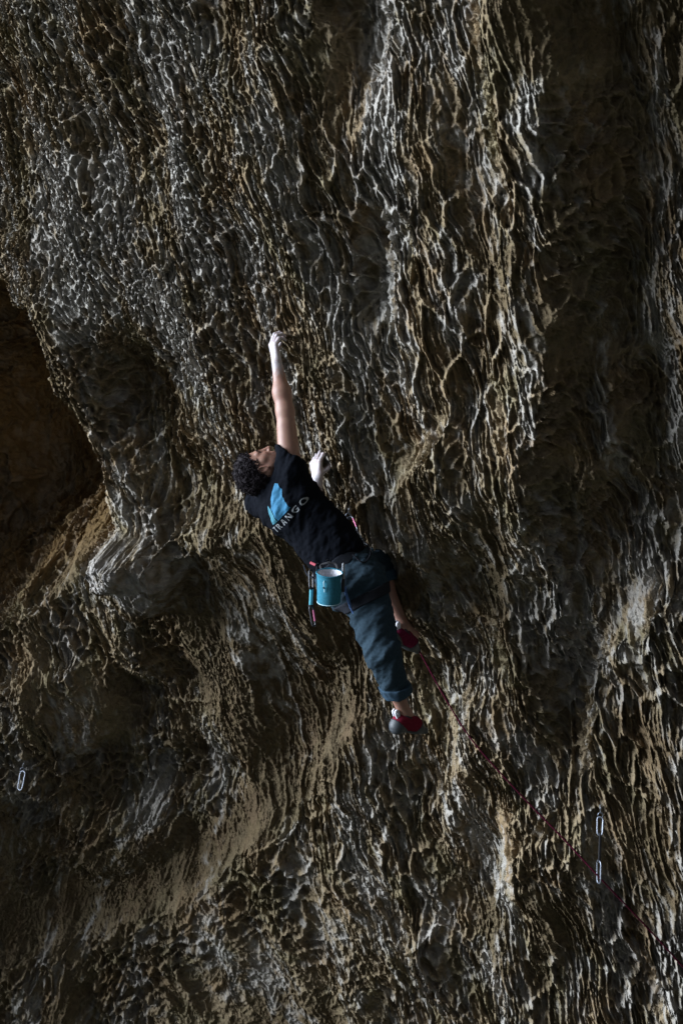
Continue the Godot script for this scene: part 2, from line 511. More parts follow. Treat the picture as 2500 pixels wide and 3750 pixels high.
# ---------------------------------------------------------------- distance fields, meshed as surface nets
class Field:
	var o: Vector3
	var c: float
	var nx: int
	var ny: int
	var nz: int
	var d := PackedFloat32Array()

	func _init(lo: Vector3, hi: Vector3, cell: float) -> void:
		o = lo
		c = cell
		nx = int((hi.x - lo.x) / c) + 2
		ny = int((hi.y - lo.y) / c) + 2
		nz = int((hi.z - lo.z) / c) + 2
		d.resize(nx * ny * nz)
		d.fill(0.2)

	func copy() -> Field:
		var f := Field.new(Vector3.ZERO, Vector3.ZERO, 1.0)
		f.o = o
		f.c = c
		f.nx = nx
		f.ny = ny
		f.nz = nz
		f.d = d.duplicate()
		return f

	static func smin(a: float, b: float, k: float) -> float:
		var h: float = maxf(k - absf(a - b), 0.0) / k
		return minf(a, b) - h * h * k * 0.25

	func span(lo: Vector3, hi: Vector3) -> Array:
		var a := (lo - o) / c
		var b := (hi - o) / c
		return [clampi(int(a.x), 0, nx - 1), clampi(int(b.x) + 1, 0, nx - 1), clampi(int(a.y), 0, ny - 1), clampi(int(b.y) + 1, 0, ny - 1), clampi(int(a.z), 0, nz - 1), clampi(int(b.z) + 1, 0, nz - 1)]

	# tapered capsule; FLAT (a unit vector times s - 1) squeezes it along that direction; it ends at the plane through CUT with normal CN
	func bone(a: Vector3, b: Vector3, ra: float, rb: float, k := 0.03, flat := Vector3.ZERO, cut := Vector3.INF, cn := Vector3.ZERO) -> void:
		var m: float = maxf(ra, rb) + k + 3.0 * c
		var w := Vector3(m, m, m)
		var s := span(a.min(b) - w, a.max(b) + w)
		var fl: float = flat.length()
		var fn: Vector3 = flat / fl if fl > 0.0 else Vector3.ZERO
		var ab := b - a
		var l2: float = maxf(ab.length_squared(), 1e-8)
		var cuts: bool = cn != Vector3.ZERO
		for z in range(s[4], s[5] + 1):
			for y in range(s[2], s[3] + 1):
				var q: int = (z * ny + y) * nx
				for x in range(s[0], s[1] + 1):
					var p := o + Vector3(x, y, z) * c
					var ap := p - a
					var t: float = clampf(ap.dot(ab) / l2, 0.0, 1.0)
					var e := ap - ab * t
					if fl > 0.0:
						e += fn * (e.dot(fn) * fl)
					var v: float = e.length() - lerpf(ra, rb, t)
					if cuts:
						v = maxf(v, (p - cut).dot(cn))
					if v < d[q + x] + k:
						d[q + x] = smin(d[q + x], v, k)

	func ball(m: Vector3, axes: Basis, r: Vector3, k := 0.02, take := false) -> void:
		var g: float = maxf(r.x, maxf(r.y, r.z)) + k + 3.0 * c
		var s := span(m - Vector3(g, g, g), m + Vector3(g, g, g))
		for z in range(s[4], s[5] + 1):
			for y in range(s[2], s[3] + 1):
				var q: int = (z * ny + y) * nx
				for x in range(s[0], s[1] + 1):
					var p := o + Vector3(x, y, z) * c - m
					var l := Vector3(p.dot(axes.x), p.dot(axes.y), p.dot(axes.z))
					var k0: float = (l / r).length()
					var k1: float = (l / (r * r)).length()
					var v: float = k0 * (k0 - 1.0) / maxf(k1, 1e-6)
					if take:
						if -v > d[q + x] - k:
							d[q + x] = -smin(-d[q + x], v, k)
					elif v < d[q + x] + k:
						d[q + x] = smin(d[q + x], v, k)

	# keep what lies behind the plane
	func keep(at: Vector3, n: Vector3) -> void:
		var q := 0
		for z in nz:
			for y in ny:
				for x in nx:
					d[q] = maxf(d[q], (o + Vector3(x, y, z) * c - at).dot(n))
					q += 1

	func keep_ball(at: Vector3, r: float) -> void:
		var q := 0
		for z in nz:
			for y in ny:
				for x in nx:
					d[q] = maxf(d[q], (o + Vector3(x, y, z) * c - at).length() - r)
					q += 1

	func grow(by: float) -> void:
		for q in d.size():
			d[q] -= by

	func join(f: Field) -> void:
		for q in d.size():
			d[q] = minf(d[q], f.d[q])

	func ruffle(n: FastNoiseLite, amp: float, stretch: Vector3, axes := Basis.IDENTITY) -> void:
		var q := 0
		for z in nz:
			for y in ny:
				for x in nx:
					if absf(d[q]) < 0.05:
						var p := o + Vector3(x, y, z) * c
						d[q] += amp * n.get_noise_3d(p.dot(axes.x) * stretch.x, p.dot(axes.y) * stretch.y, p.dot(axes.z) * stretch.z)
					q += 1

	func at(p: Vector3) -> float:
		var g := (p - o) / c
		var x: int = clampi(int(g.x), 0, nx - 2)
		var y: int = clampi(int(g.y), 0, ny - 2)
		var z: int = clampi(int(g.z), 0, nz - 2)
		var f := Vector3(clampf(g.x - x, 0, 1), clampf(g.y - y, 0, 1), clampf(g.z - z, 0, 1))
		var q: int = (z * ny + y) * nx + x
		var s: int = nx * ny
		var v0: float = lerpf(lerpf(d[q], d[q + 1], f.x), lerpf(d[q + nx], d[q + nx + 1], f.x), f.y)
		var v1: float = lerpf(lerpf(d[q + s], d[q + s + 1], f.x), lerpf(d[q + s + nx], d[q + s + nx + 1], f.x), f.y)
		return lerpf(v0, v1, f.z)

	func slope(p: Vector3) -> Vector3:
		var e: float = c * 0.75
		return Vector3(at(p + Vector3(e, 0, 0)) - at(p - Vector3(e, 0, 0)), at(p + Vector3(0, e, 0)) - at(p - Vector3(0, e, 0)), at(p + Vector3(0, 0, e)) - at(p - Vector3(0, 0, e))).normalized()

	# first point on the surface met from P along DIR
	func hit(p: Vector3, dir: Vector3) -> Vector3:
		var q := p
		for i in 200:
			var v: float = at(q)
			if v < 0.0006:
				break
			q += dir * maxf(v * 0.6, 0.0008)
		return q

	func add_to(out: Dictionary) -> void:
		var base: int = out.v.size()
		var vid := PackedInt32Array()
		vid.resize(nx * ny * nz)
		vid.fill(-1)
		var s: int = nx * ny
		var count := 0
		var corner := [0, 1, nx, nx + 1, s, s + 1, s + nx, s + nx + 1]
		var off := []
		for i in 8:
			off.append(Vector3(i & 1, (i >> 1) & 1, (i >> 2) & 1))
		var pairs := [[0, 1], [2, 3], [4, 5], [6, 7], [0, 2], [1, 3], [4, 6], [5, 7], [0, 4], [1, 5], [2, 6], [3, 7]]
		for z in nz - 1:
			for y in ny - 1:
				var q: int = (z * ny + y) * nx
				for x in nx - 1:
					var k: int = q + x
					if d[k] > 4.0 * c or d[k] < -4.0 * c:
						continue
					var mask := 0
					for i in 8:
						if d[k + corner[i]] < 0.0:
							mask |= 1 << i
					if mask == 0 or mask == 255:
						continue
					var sum := Vector3.ZERO
					var n := 0
					for e in pairs:
						var a: float = d[k + corner[e[0]]]
						var b: float = d[k + corner[e[1]]]
						if (a < 0.0) != (b < 0.0):
							sum += off[e[0]].lerp(off[e[1]], a / (a - b))
							n += 1
					var p: Vector3 = o + (Vector3(x, y, z) + sum / n) * c
					vid[k] = base + count
					count += 1
					out.v.append(p)
					out.n.append(slope(p))
					out.c.append(Color.WHITE)
		for z in range(1, nz - 1):
			for y in range(1, ny - 1):
				var q: int = (z * ny + y) * nx
				for x in range(1, nx - 1):
					var k: int = q + x
					if vid[k] < 0:
						continue
					var inside: bool = d[k] < 0.0
					if inside != (d[k + 1] < 0.0):
						quad(out, vid[k], vid[k - nx], vid[k - nx - s], vid[k - s], inside)
					if inside != (d[k + nx] < 0.0):
						quad(out, vid[k], vid[k - s], vid[k - s - 1], vid[k - 1], inside)
					if inside != (d[k + s] < 0.0):
						quad(out, vid[k], vid[k - 1], vid[k - 1 - nx], vid[k - nx], inside)

	func quad(out: Dictionary, a: int, b: int, e: int, f: int, flip: bool) -> void:
		if a < 0 or b < 0 or e < 0 or f < 0:
			return
		if flip:
			out.i.append_array([a, e, b, a, f, e])
		else:
			out.i.append_array([a, b, e, a, e, f])

func heap() -> Dictionary:
	return {"v": PackedVector3Array(), "n": PackedVector3Array(), "c": PackedColorArray(), "i": PackedInt32Array()}

func commit(h: Dictionary, called: String, mat: Material, parent: Node, colored := false) -> MeshInstance3D:
	var arr := []
	arr.resize(Mesh.ARRAY_MAX)
	arr[Mesh.ARRAY_VERTEX] = h.v
	arr[Mesh.ARRAY_NORMAL] = h.n
	if colored:
		arr[Mesh.ARRAY_COLOR] = h.c
	arr[Mesh.ARRAY_INDEX] = h.i
	var mesh := ArrayMesh.new()
	mesh.add_surface_from_arrays(Mesh.PRIMITIVE_TRIANGLES, arr)
	mesh.surface_set_material(0, mat)
	var mi := MeshInstance3D.new()
	mi.name = called
	mi.mesh = mesh
	parent.add_child(mi, true)
	return mi

func skin_of(f: Field, called: String, mat: Material, parent: Node) -> MeshInstance3D:
	var h := heap()
	f.add_to(h)
	return commit(h, called, mat, parent)

# a tube along points; R is one radius or one per point; FLAT squeezes it along a direction
func tube(h: Dictionary, pts: Array, r, sides := 8, closed := false, flat := Vector3.ZERO, squeeze := 1.0) -> void:
	var n := pts.size()
	var base: int = h.v.size()
	var up := Vector3.ZERO
	for i in n:
		var a: Vector3 = pts[(i - 1 + n) % n] if closed else pts[maxi(i - 1, 0)]
		var b: Vector3 = pts[(i + 1) % n] if closed else pts[mini(i + 1, n - 1)]
		var t: Vector3 = (b - a).normalized()
		if flat != Vector3.ZERO:
			up = (flat - t * flat.dot(t)).normalized()
		elif up == Vector3.ZERO:
			up = t.cross(Vector3(0.31, 0.22, 0.93)).normalized()
		else:
			up = (up - t * up.dot(t)).normalized()
		var side: Vector3 = t.cross(up)
		var rad: float = r[i] if r is Array else r
		for k in sides:
			var w: float = TAU * k / sides
			var dir: Vector3 = side * cos(w) + up * sin(w) * squeeze
			h.v.append(pts[i] + dir * rad)
			h.n.append((side * cos(w) + up * sin(w) / squeeze).normalized())
			h.c.append(Color.WHITE)
	var rings := n if closed else n - 1
	for i in rings:
		var j := (i + 1) % n
		for k in sides:
			var l := (k + 1) % sides
			var a := base + i * sides + k
			var b := base + i * sides + l
			var c := base + j * sides + k
			var e := base + j * sides + l
			h.i.append_array([a, b, c, b, e, c])
	if not closed:
		for end in [0, n - 1]:
			var m: int = h.v.size()
			h.v.append(pts[end])
			var t: Vector3 = (pts[1] - pts[0]).normalized() * -1.0 if end == 0 else (pts[n - 1] - pts[n - 2]).normalized()
			h.n.append(t)
			h.c.append(Color.WHITE)
			for k in sides:
				var a: int = base + end * sides + k
				var b: int = base + end * sides + (k + 1) % sides
				h.i.append_array([m, b, a] if end == 0 else [m, a, b])

func smooth_line(pts: Array, per := 6, closed := false) -> Array:
	var out := []
	var n := pts.size()
	for i in (n if closed else n - 1):
		var p0: Vector3 = pts[(i - 1 + n) % n] if closed else pts[maxi(i - 1, 0)]
		var p1: Vector3 = pts[i]
		var p2: Vector3 = pts[(i + 1) % n]
		var p3: Vector3 = pts[(i + 2) % n] if closed else pts[mini(i + 2, n - 1)]
		for k in per:
			out.append(p1.cubic_interpolate(p2, p0, p3, float(k) / per))
	if not closed:
		out.append(pts[n - 1])
	return out

func spindle(h: Dictionary, xf: Transform3D, profile: Array, sides := 32, wobble := 0.0) -> void:
	# turned shape: profile of (radius, height) from bottom to top round xf's y axis
	var base: int = h.v.size()
	var n := profile.size()
	for i in n:
		var p: Vector2 = profile[i]
		var a: Vector2 = profile[maxi(i - 1, 0)]
		var b: Vector2 = profile[mini(i + 1, n - 1)]
		var t: Vector2 = (b - a).normalized()
		for k in sides:
			var w: float = TAU * k / sides
			var e := Vector3(cos(w), 0, sin(w))
			var g: float = wobble * (sin(w * 3.0 + p.y * 40.0) + 0.6 * sin(w * 5.0 - p.y * 70.0 + 1.0))
			h.v.append(xf * (e * (p.x + g) + Vector3(0, p.y, 0)))
			h.n.append((xf.basis * (e * t.y + Vector3(0, -t.x, 0))).normalized())
			h.c.append(Color.WHITE)
	for i in n - 1:
		for k in sides:
			var l := (k + 1) % sides
			var a := base + i * sides + k
			var b := base + i * sides + l
			var c := a + sides
			var e := b + sides
			h.i.append_array([a, b, c, b, e, c])

func thing(called: String, label: String, category: String, at := Vector3.ZERO, group := "") -> Node3D:
	var t := Node3D.new()
	t.name = called
	add_child(t, true)
	t.position = at
	t.set_meta("label", label)
	t.set_meta("category", category)
	if group:
		t.set_meta("group", group)
	return t

# ---------------------------------------------------------------- the climber
# joints, in metres
const SHOULDER_R := Vector3(-0.2432, 0.2044, 0.1000)
const ELBOW_R := Vector3(-0.2763, 0.4923, 0.0700)
const WRIST_R := Vector3(-0.3203, 0.7474, 0.0100)
const SHOULDER_L := Vector3(-0.415, 0.05, -0.15)
const ELBOW_L := Vector3(-0.150, -0.045, -0.20)
const WRIST_L := Vector3(-0.1216, 0.1719, -0.2600)
const NECK := Vector3(-0.3590, 0.1125, -0.0100)
const HEAD := Vector3(-0.4014, 0.2081, 0.0100)
const CHEST := Vector3(-0.2571, 0.0271, 0.0000)
const WAIST := Vector3(-0.0745, -0.1694, -0.0100)
const PELVIS := Vector3(0.0339, -0.2984, -0.0200)
const HIP_R := Vector3(0.0967, -0.3358, 0.0600)
const HIP_L := Vector3(0.0000, -0.3772, -0.1100)
const KNEE_R := Vector3(0.2016, -0.6803, 0.1600)
const ANKLE_R := Vector3(0.3147, -0.9998, -0.0200)
const KNEE_L := Vector3(0.1742, -0.2570, -0.4400)
const ANKLE_L := Vector3(0.3168, -0.5953, -0.3600)
const TORSO_R := Vector3(0.52, 0.48, 0.706)
const TORSO_U := Vector3(-0.72, 0.685, 0.09)
const TORSO_F := Vector3(0.43, 0.56, -0.71)

func hand(f: Field, wrist: Vector3, along_: Vector3, thumbward: Vector3, bends: Array, spread: float, thumb: Array) -> void:
	# palm and five jointed fingers; bends in degrees at knuckle, middle and end joint of each finger
	var dir := along_.normalized()
	var side := (thumbward - dir * thumbward.dot(dir)).normalized()
	var inner := dir.cross(side).normalized()
	if thumb[0] < 0.0:
		inner = -inner
	var lengths := [[0.044, 0.026, 0.020], [0.049, 0.030, 0.021], [0.045, 0.028, 0.020], [0.035, 0.021, 0.018]]
	var roots := [0.0285, 0.0085, -0.0115, -0.029]
	var reach := [0.088, 0.092, 0.087, 0.078]
	for i in 4:
		var knuckle: Vector3 = wrist + dir * reach[i] + side * roots[i]
		f.bone(wrist + dir * 0.008 + side * roots[i] * 0.55, knuckle, 0.0155, 0.0118, 0.012)
		var p := knuckle
		var turn := 0.0
		var rad := [0.0105, 0.0095, 0.0086, 0.0072]
		for j in 3:
			turn += deg_to_rad(bends[i][j])
			var d: Vector3 = (dir * cos(turn) + inner * sin(turn) + side * spread * roots[i] * 8.0).normalized()
			var q: Vector3 = p + d * lengths[i][j]
			f.bone(p, q, rad[j], rad[j + 1], 0.005)
			p = q
	var t0: Vector3 = wrist + dir * 0.025 + side * 0.022 + inner * 0.006
	var t1: Vector3 = t0 + (dir * 0.55 + side * 0.6 + inner * absf(thumb[0])).normalized() * 0.042
	var t2: Vector3 = t1 + (dir * 0.9 + side * thumb[1] + inner * absf(thumb[0])).normalized() * 0.032
	var t3: Vector3 = t2 + (dir * 0.9 + side * (thumb[1] - 0.4) + inner * absf(thumb[0]) * 1.2).normalized() * 0.025
	f.bone(t0, t1, 0.015, 0.0125, 0.012)
	f.bone(t1, t2, 0.0118, 0.0105, 0.006)
	f.bone(t2, t3, 0.0105, 0.008, 0.006)

func skin_tint(p: Vector3) -> Color:
	var base := Color(0.225, 0.122, 0.086)
	var v: float = skin_noise.get_noise_3d(p.x * 30.0, p.y * 30.0, p.z * 30.0)
	base = base.lerp(Color(0.195, 0.092, 0.068), clampf(0.35 + v, 0.0, 0.6))
	# chalk, dusted over both hands and smeared up the forearms
	var r: float = minf((p - (WRIST_R + Vector3(-0.01, 0.07, 0))).length(), (p - (WRIST_L + Vector3(0.005, 0.06, 0))).length())
	var n: float = skin_noise.get_noise_3d(p.x * 60.0 + 5.0, p.y * 25.0, p.z * 60.0)
	var chalk: float = smoothstep(0.165, 0.10, r + 0.06 * n)
	return base.lerp(Color(0.34, 0.315, 0.335), clampf(chalk * (0.8 + 0.5 * n), 0.0, 1.0))

var skin_noise := FastNoiseLite.new()
var shirt_field: Field

func make_head(f: Field, u: Vector3, fw: Vector3, r: Vector3) -> void:
	var ax := Basis(r, u, fw)
	f.ball(HEAD + u * 0.030 - fw * 0.012, ax, Vector3(0.073, 0.088, 0.094), 0.02)
	f.ball(HEAD - u * 0.020 + fw * 0.030, ax, Vector3(0.063, 0.078, 0.062), 0.03)
	f.ball(HEAD - u * 0.055 + fw * 0.035, ax, Vector3(0.054, 0.048, 0.052), 0.03)
	# jaw, chin, brow, cheekbones
	for s in [-1.0, 1.0]:
		f.bone(HEAD - u * 0.045 + r * s * 0.056 - fw * 0.005, HEAD - u * 0.092 + fw * 0.066 + r * s * 0.014, 0.017, 0.014, 0.03)
		f.bone(HEAD + u * 0.022 + fw * 0.083 + r * s * 0.012, HEAD + u * 0.020 + fw * 0.070 + r * s * 0.044, 0.011, 0.010, 0.016)
		f.bone(HEAD - u * 0.018 + fw * 0.066 + r * s * 0.040, HEAD - u * 0.012 + fw * 0.040 + r * s * 0.058, 0.014, 0.010, 0.022)
	f.ball(HEAD - u * 0.094 + fw * 0.076, ax, Vector3(0.021, 0.016, 0.016), 0.018)
	for s in [-1.0, 1.0]:
		f.ball(HEAD + u * 0.004 + fw * 0.094 + r * s * 0.031, ax, Vector3(0.019, 0.012, 0.017), 0.012, true)
		f.ball(HEAD + u * 0.003 + fw * 0.071 + r * s * 0.031, ax, Vector3(0.0135, 0.0125, 0.0125), 0.004)
	# nose
	f.bone(HEAD + u * 0.012 + fw * 0.088, HEAD - u * 0.032 + fw * 0.113, 0.0085, 0.0095, 0.012)
	for s in [-1.0, 1.0]:
		f.ball(HEAD - u * 0.036 + fw * 0.099 + r * s * 0.010, ax, Vector3(0.0085, 0.0075, 0.010), 0.006)
	f.ball(HEAD - u * 0.0355 + fw * 0.114, ax, Vector3(0.0095, 0.0085, 0.0085), 0.005)
	# lips, open a little
	f.bone(HEAD - u * 0.056 + fw * 0.090 - r * 0.016, HEAD - u * 0.056 + fw * 0.090 + r * 0.016, 0.0075, 0.0075, 0.010)
	f.bone(HEAD - u * 0.072 + fw * 0.087 - r * 0.014, HEAD - u * 0.072 + fw * 0.087 + r * 0.014, 0.0075, 0.0075, 0.010)
	f.bone(HEAD - u * 0.064 + fw * 0.098 - r * 0.018, HEAD - u * 0.064 + fw * 0.098 + r * 0.018, 0.0032, 0.0032, 0.002)
	# ears
	for s in [-1.0, 1.0]:
		var e: Vector3 = HEAD + r * s * 0.074 - u * 0.014 - fw * 0.008
		var lean := Basis(Vector3(0, 0, 0), Vector3(0, 0, 0), Vector3(0, 0, 0))
		var eu: Vector3 = (u * 0.95 - fw * 0.25).normalized()
		var er: Vector3 = (r * s + fw * -0.35).normalized()
		er = (er - eu * er.dot(eu)).normalized()
		lean = Basis(er, eu, er.cross(eu))
		f.ball(e, lean, Vector3(0.0075, 0.031, 0.019), 0.005)
		f.ball(e + er * 0.008 + fw * 0.003, lean, Vector3(0.006, 0.019, 0.010), 0.003, true)
		f.ball(e - eu * 0.026 + fw * 0.004, lean, Vector3(0.006, 0.009, 0.008), 0.004)
	# neck
	f.bone(NECK, HEAD - u * 0.040 - fw * 0.030, 0.060, 0.054, 0.03)

func make_climber() -> void:
	skin_noise.seed = 21
	skin_noise.frequency = 1.0
	skin_noise.noise_type = FastNoiseLite.TYPE_SIMPLEX_SMOOTH
	var who := thing("person", "climber in black T-shirt and rolled jeans reaching up for a hold", "person", Vector3.ZERO)

	# skin: one surface of trunk, limbs, head and hands
	var body := Field.new(Vector3(-0.60, -1.10, -0.58), Vector3(0.42, 0.80, 0.28), 0.008)
	body.bone(SHOULDER_R, ELBOW_R, 0.052, 0.041, 0.03)
	body.bone(SHOULDER_R.lerp(ELBOW_R, 0.35) + Vector3(-0.012, 0, 0.01), SHOULDER_R.lerp(ELBOW_R, 0.75) + Vector3(-0.006, 0, 0.01), 0.040, 0.036, 0.03)
	body.bone(ELBOW_R, ELBOW_R.lerp(WRIST_R, 0.38), 0.042, 0.045, 0.03)
	body.bone(ELBOW_R.lerp(WRIST_R, 0.38), WRIST_R, 0.044, 0.026, 0.03, Vector3(0.9, 0, 0.44) * 0.12)
	body.bone(SHOULDER_L, ELBOW_L, 0.050, 0.041, 0.03)
	body.bone(ELBOW_L, ELBOW_L.lerp(WRIST_L, 0.4), 0.041, 0.042, 0.03)
	body.bone(ELBOW_L.lerp(WRIST_L, 0.4), WRIST_L, 0.042, 0.027, 0.03)
	body.bone(NECK, CHEST, 0.062, 0.10, 0.05, TORSO_F * 0.3)
	body.bone(SHOULDER_R, SHOULDER_L, 0.055, 0.055, 0.05)
	body.bone(CHEST, WAIST, 0.118, 0.100, 0.05, TORSO_F * 0.3)
	body.bone(WAIST, PELVIS, 0.100, 0.10, 0.05)
	body.bone(HIP_R, KNEE_R, 0.075, 0.050, 0.04)
	body.bone(HIP_L, KNEE_L, 0.075, 0.050, 0.04)
	body.bone(KNEE_R, KNEE_R.lerp(ANKLE_R, 0.3) + Vector3(-0.012, 0, 0), 0.050, 0.050, 0.03)
	body.bone(KNEE_R.lerp(ANKLE_R, 0.3) + Vector3(-0.012, 0, 0), ANKLE_R, 0.048, 0.030, 0.03)
	body.bone(KNEE_L, KNEE_L.lerp(ANKLE_L, 0.35) + Vector3(-0.008, 0, 0.012), 0.050, 0.052, 0.03)
	body.bone(KNEE_L.lerp(ANKLE_L, 0.35) + Vector3(-0.008, 0, 0.012), ANKLE_L, 0.050, 0.031, 0.03)
	body.ball(ANKLE_L + Vector3(-0.022, 0.004, 0.018), Basis.IDENTITY, Vector3(0.016, 0.018, 0.016), 0.012)
	body.bone(ANKLE_L, ANKLE_L + Vector3(0.06, -0.045, -0.05), 0.032, 0.030, 0.03)
	body.bone(ANKLE_R, ANKLE_R + Vector3(0.045, -0.05, -0.05), 0.030, 0.028, 0.03)
	var u := Vector3(-0.99, 0.08, 0.03).normalized()
	var fw := Vector3(0.06, 0.985, -0.13)
	fw = (fw - u * fw.dot(u)).normalized()
	var r := fw.cross(u)
	var head := Field.new(HEAD - Vector3(0.19, 0.17, 0.13), HEAD + Vector3(0.19, 0.17, 0.14), 0.0045)
	make_head(head, u, fw, r)
	var hand_r := Field.new(WRIST_R + Vector3(-0.11, -0.06, -0.12), WRIST_R + Vector3(0.11, 0.20, 0.09), 0.0034)
	hand_r.bone(ELBOW_R.lerp(WRIST_R, 0.62), WRIST_R, 0.033, 0.0255, 0.02)
	hand(hand_r, WRIST_R, Vector3(-0.20, 0.97, -0.06), Vector3(-0.45, 0.0, -0.89), [[30, 48, 50], [28, 50, 50], [32, 50, 48], [40, 50, 46]], 0.2, [-0.6, 0.1])
	var hand_l := Field.new(WRIST_L + Vector3(-0.10, -0.06, -0.13), WRIST_L + Vector3(0.14, 0.18, 0.10), 0.0034)
	hand_l.bone(ELBOW_L.lerp(WRIST_L, 0.7), WRIST_L, 0.033, 0.027, 0.02)
	hand(hand_l, WRIST_L, Vector3(-0.10, 0.97, 0.05), Vector3(0.72, 0.1, 0.62), [[40, 85, 50], [36, 88, 50], [40, 86, 46], [46, 80, 44]], 0.25, [0.8, 0.25])
	var h := heap()
	body.add_to(h)
	head.add_to(h)
	hand_r.add_to(h)
	hand_l.add_to(h)
	for k in h.v.size():
		h.c[k] = skin_tint(h.v[k])
	commit(h, "body", M.skin, who, true)

	make_hair(who, u, fw, r)
	make_shirt(who)
	make_trousers(who)
	make_shoe(who, "climbing_shoe", ANKLE_R + Vector3(-0.002, -0.012, 0), Vector3(0.80, -0.12, -0.58), Vector3(0.16, 0.98, 0.02), "dangling climbing shoe with red upper and black rubber", Color(0.17, 0.016, 0.032))
	make_shoe(who, "climbing_shoe", ANKLE_L + Vector3(0.006, -0.016, 0.0), Vector3(0.72, -0.36, -0.60), Vector3(0.42, 0.90, 0.0), "climbing shoe with dark pink upper standing on the rock", Color(0.14, 0.014, 0.042))
	make_harness(who)

func make_hair(who: Node3D, u: Vector3, fw: Vector3, r: Vector3) -> void:
	var ax := Basis(r, u, fw)
	var f := Field.new(HEAD - Vector3(0.16, 0.17, 0.13), HEAD + Vector3(0.10, 0.13, 0.13), 0.0045)
	f.ball(HEAD + u * 0.038 - fw * 0.022, ax, Vector3(0.080, 0.091, 0.094), 0.02)
	f.ball(HEAD + u * 0.000 - fw * 0.055, ax, Vector3(0.072, 0.090, 0.060), 0.03)
	f.ball(HEAD + u * 0.074 + fw * 0.036, ax, Vector3(0.060, 0.038, 0.036), 0.02)
	# face, temples and nape stay free
	f.ball(HEAD - u * 0.054 + fw * 0.085, ax, Vector3(0.140, 0.115, 0.102), 0.008, true)
	f.ball(HEAD - u * 0.034 + fw * 0.006 + r * 0.088, ax, Vector3(0.036, 0.050, 0.040), 0.008, true)
	f.ball(HEAD - u * 0.028 + fw * 0.012 - r * 0.088, ax, Vector3(0.030, 0.040, 0.032), 0.008, true)
	var n := FastNoiseLite.new()
	n.seed = 5
	n.frequency = 1.0
	n.noise_type = FastNoiseLite.TYPE_SIMPLEX_SMOOTH
	f.ruffle(n, 0.011, Vector3(38, 38, 38))
	f.ruffle(n, 0.006, Vector3(90, 90, 90))
	var h := heap()
	f.add_to(h)
	# curls standing out all over
	var g := RandomNumberGenerator.new()
	g.seed = 99
	for i in 900:
		var w := Vector3(g.randfn(), g.randfn(), g.randfn()).normalized()
		var start: Vector3 = HEAD + u * 0.035 - fw * 0.020 + w * 0.17
		var p := f.hit(start, -w)
		if absf(f.at(p)) > 0.003:
			continue
		var out := f.slope(p)
		var s1 := out.cross(Vector3(g.randfn(), g.randfn(), g.randfn())).normalized()
		var s2 := out.cross(s1)
		var rad: float = g.randf_range(0.003, 0.009)
		var coil: float = g.randf_range(0.35, 0.8)
		var lift: float = g.randf_range(0.0004, 0.0022)
		var pts := []
		var ph: float = g.randf() * TAU
		for k in 7:
			var a: float = ph + k * coil
			pts.append(p + out * (0.0005 + lift * k) + (s1 * cos(a) + s2 * sin(a)) * rad)
		tube(h, pts, [0.0019, 0.0022, 0.0022, 0.0021, 0.0019, 0.0016, 0.0009], 5)
	commit(h, "hair", M.hair, who)
	# brows, eyes, moustache
	for s in [-1.0, 1.0]:
		var b := heap()
		tube(b, smooth_line([HEAD + u * 0.021 + fw * 0.094 + r * s * 0.012, HEAD + u * 0.027 + fw * 0.089 + r * s * 0.026, HEAD + u * 0.021 + fw * 0.079 + r * s * 0.043]), 0.0034, 6)
		commit(b, "eyebrow", M.hair, who)
	for s in [-1.0, 1.0]:
		var e := heap()
		tube(e, smooth_line([HEAD + u * 0.006 + fw * 0.083 + r * s * 0.020, HEAD + u * 0.0085 + fw * 0.0835 + r * s * 0.031, HEAD + u * 0.004 + fw * 0.078 + r * s * 0.042]), 0.0024, 6)
		commit(e, "eyelid", M.hair, who)
	var m := heap()
	for i in 260:
		var w := Vector3(g.randf_range(-0.024, 0.024), g.randf_range(-0.096, -0.044), 0)
		if absf(w.x) < 0.018 and w.y > -0.078 and w.y < -0.056:
			continue
		var p := HEAD + r * w.x + u * w.y + fw * (0.092 - 12.0 * w.x * w.x - (0.010 if w.y < -0.08 else 0.0))
		tube(m, [p - fw * 0.004, p + fw * 0.002 - u * 0.003, p + fw * 0.003 - u * 0.008 + r * g.randf_range(-0.003, 0.003)], [0.0009, 0.0009, 0.0004], 4)
	commit(m, "beard", M.hair, who)

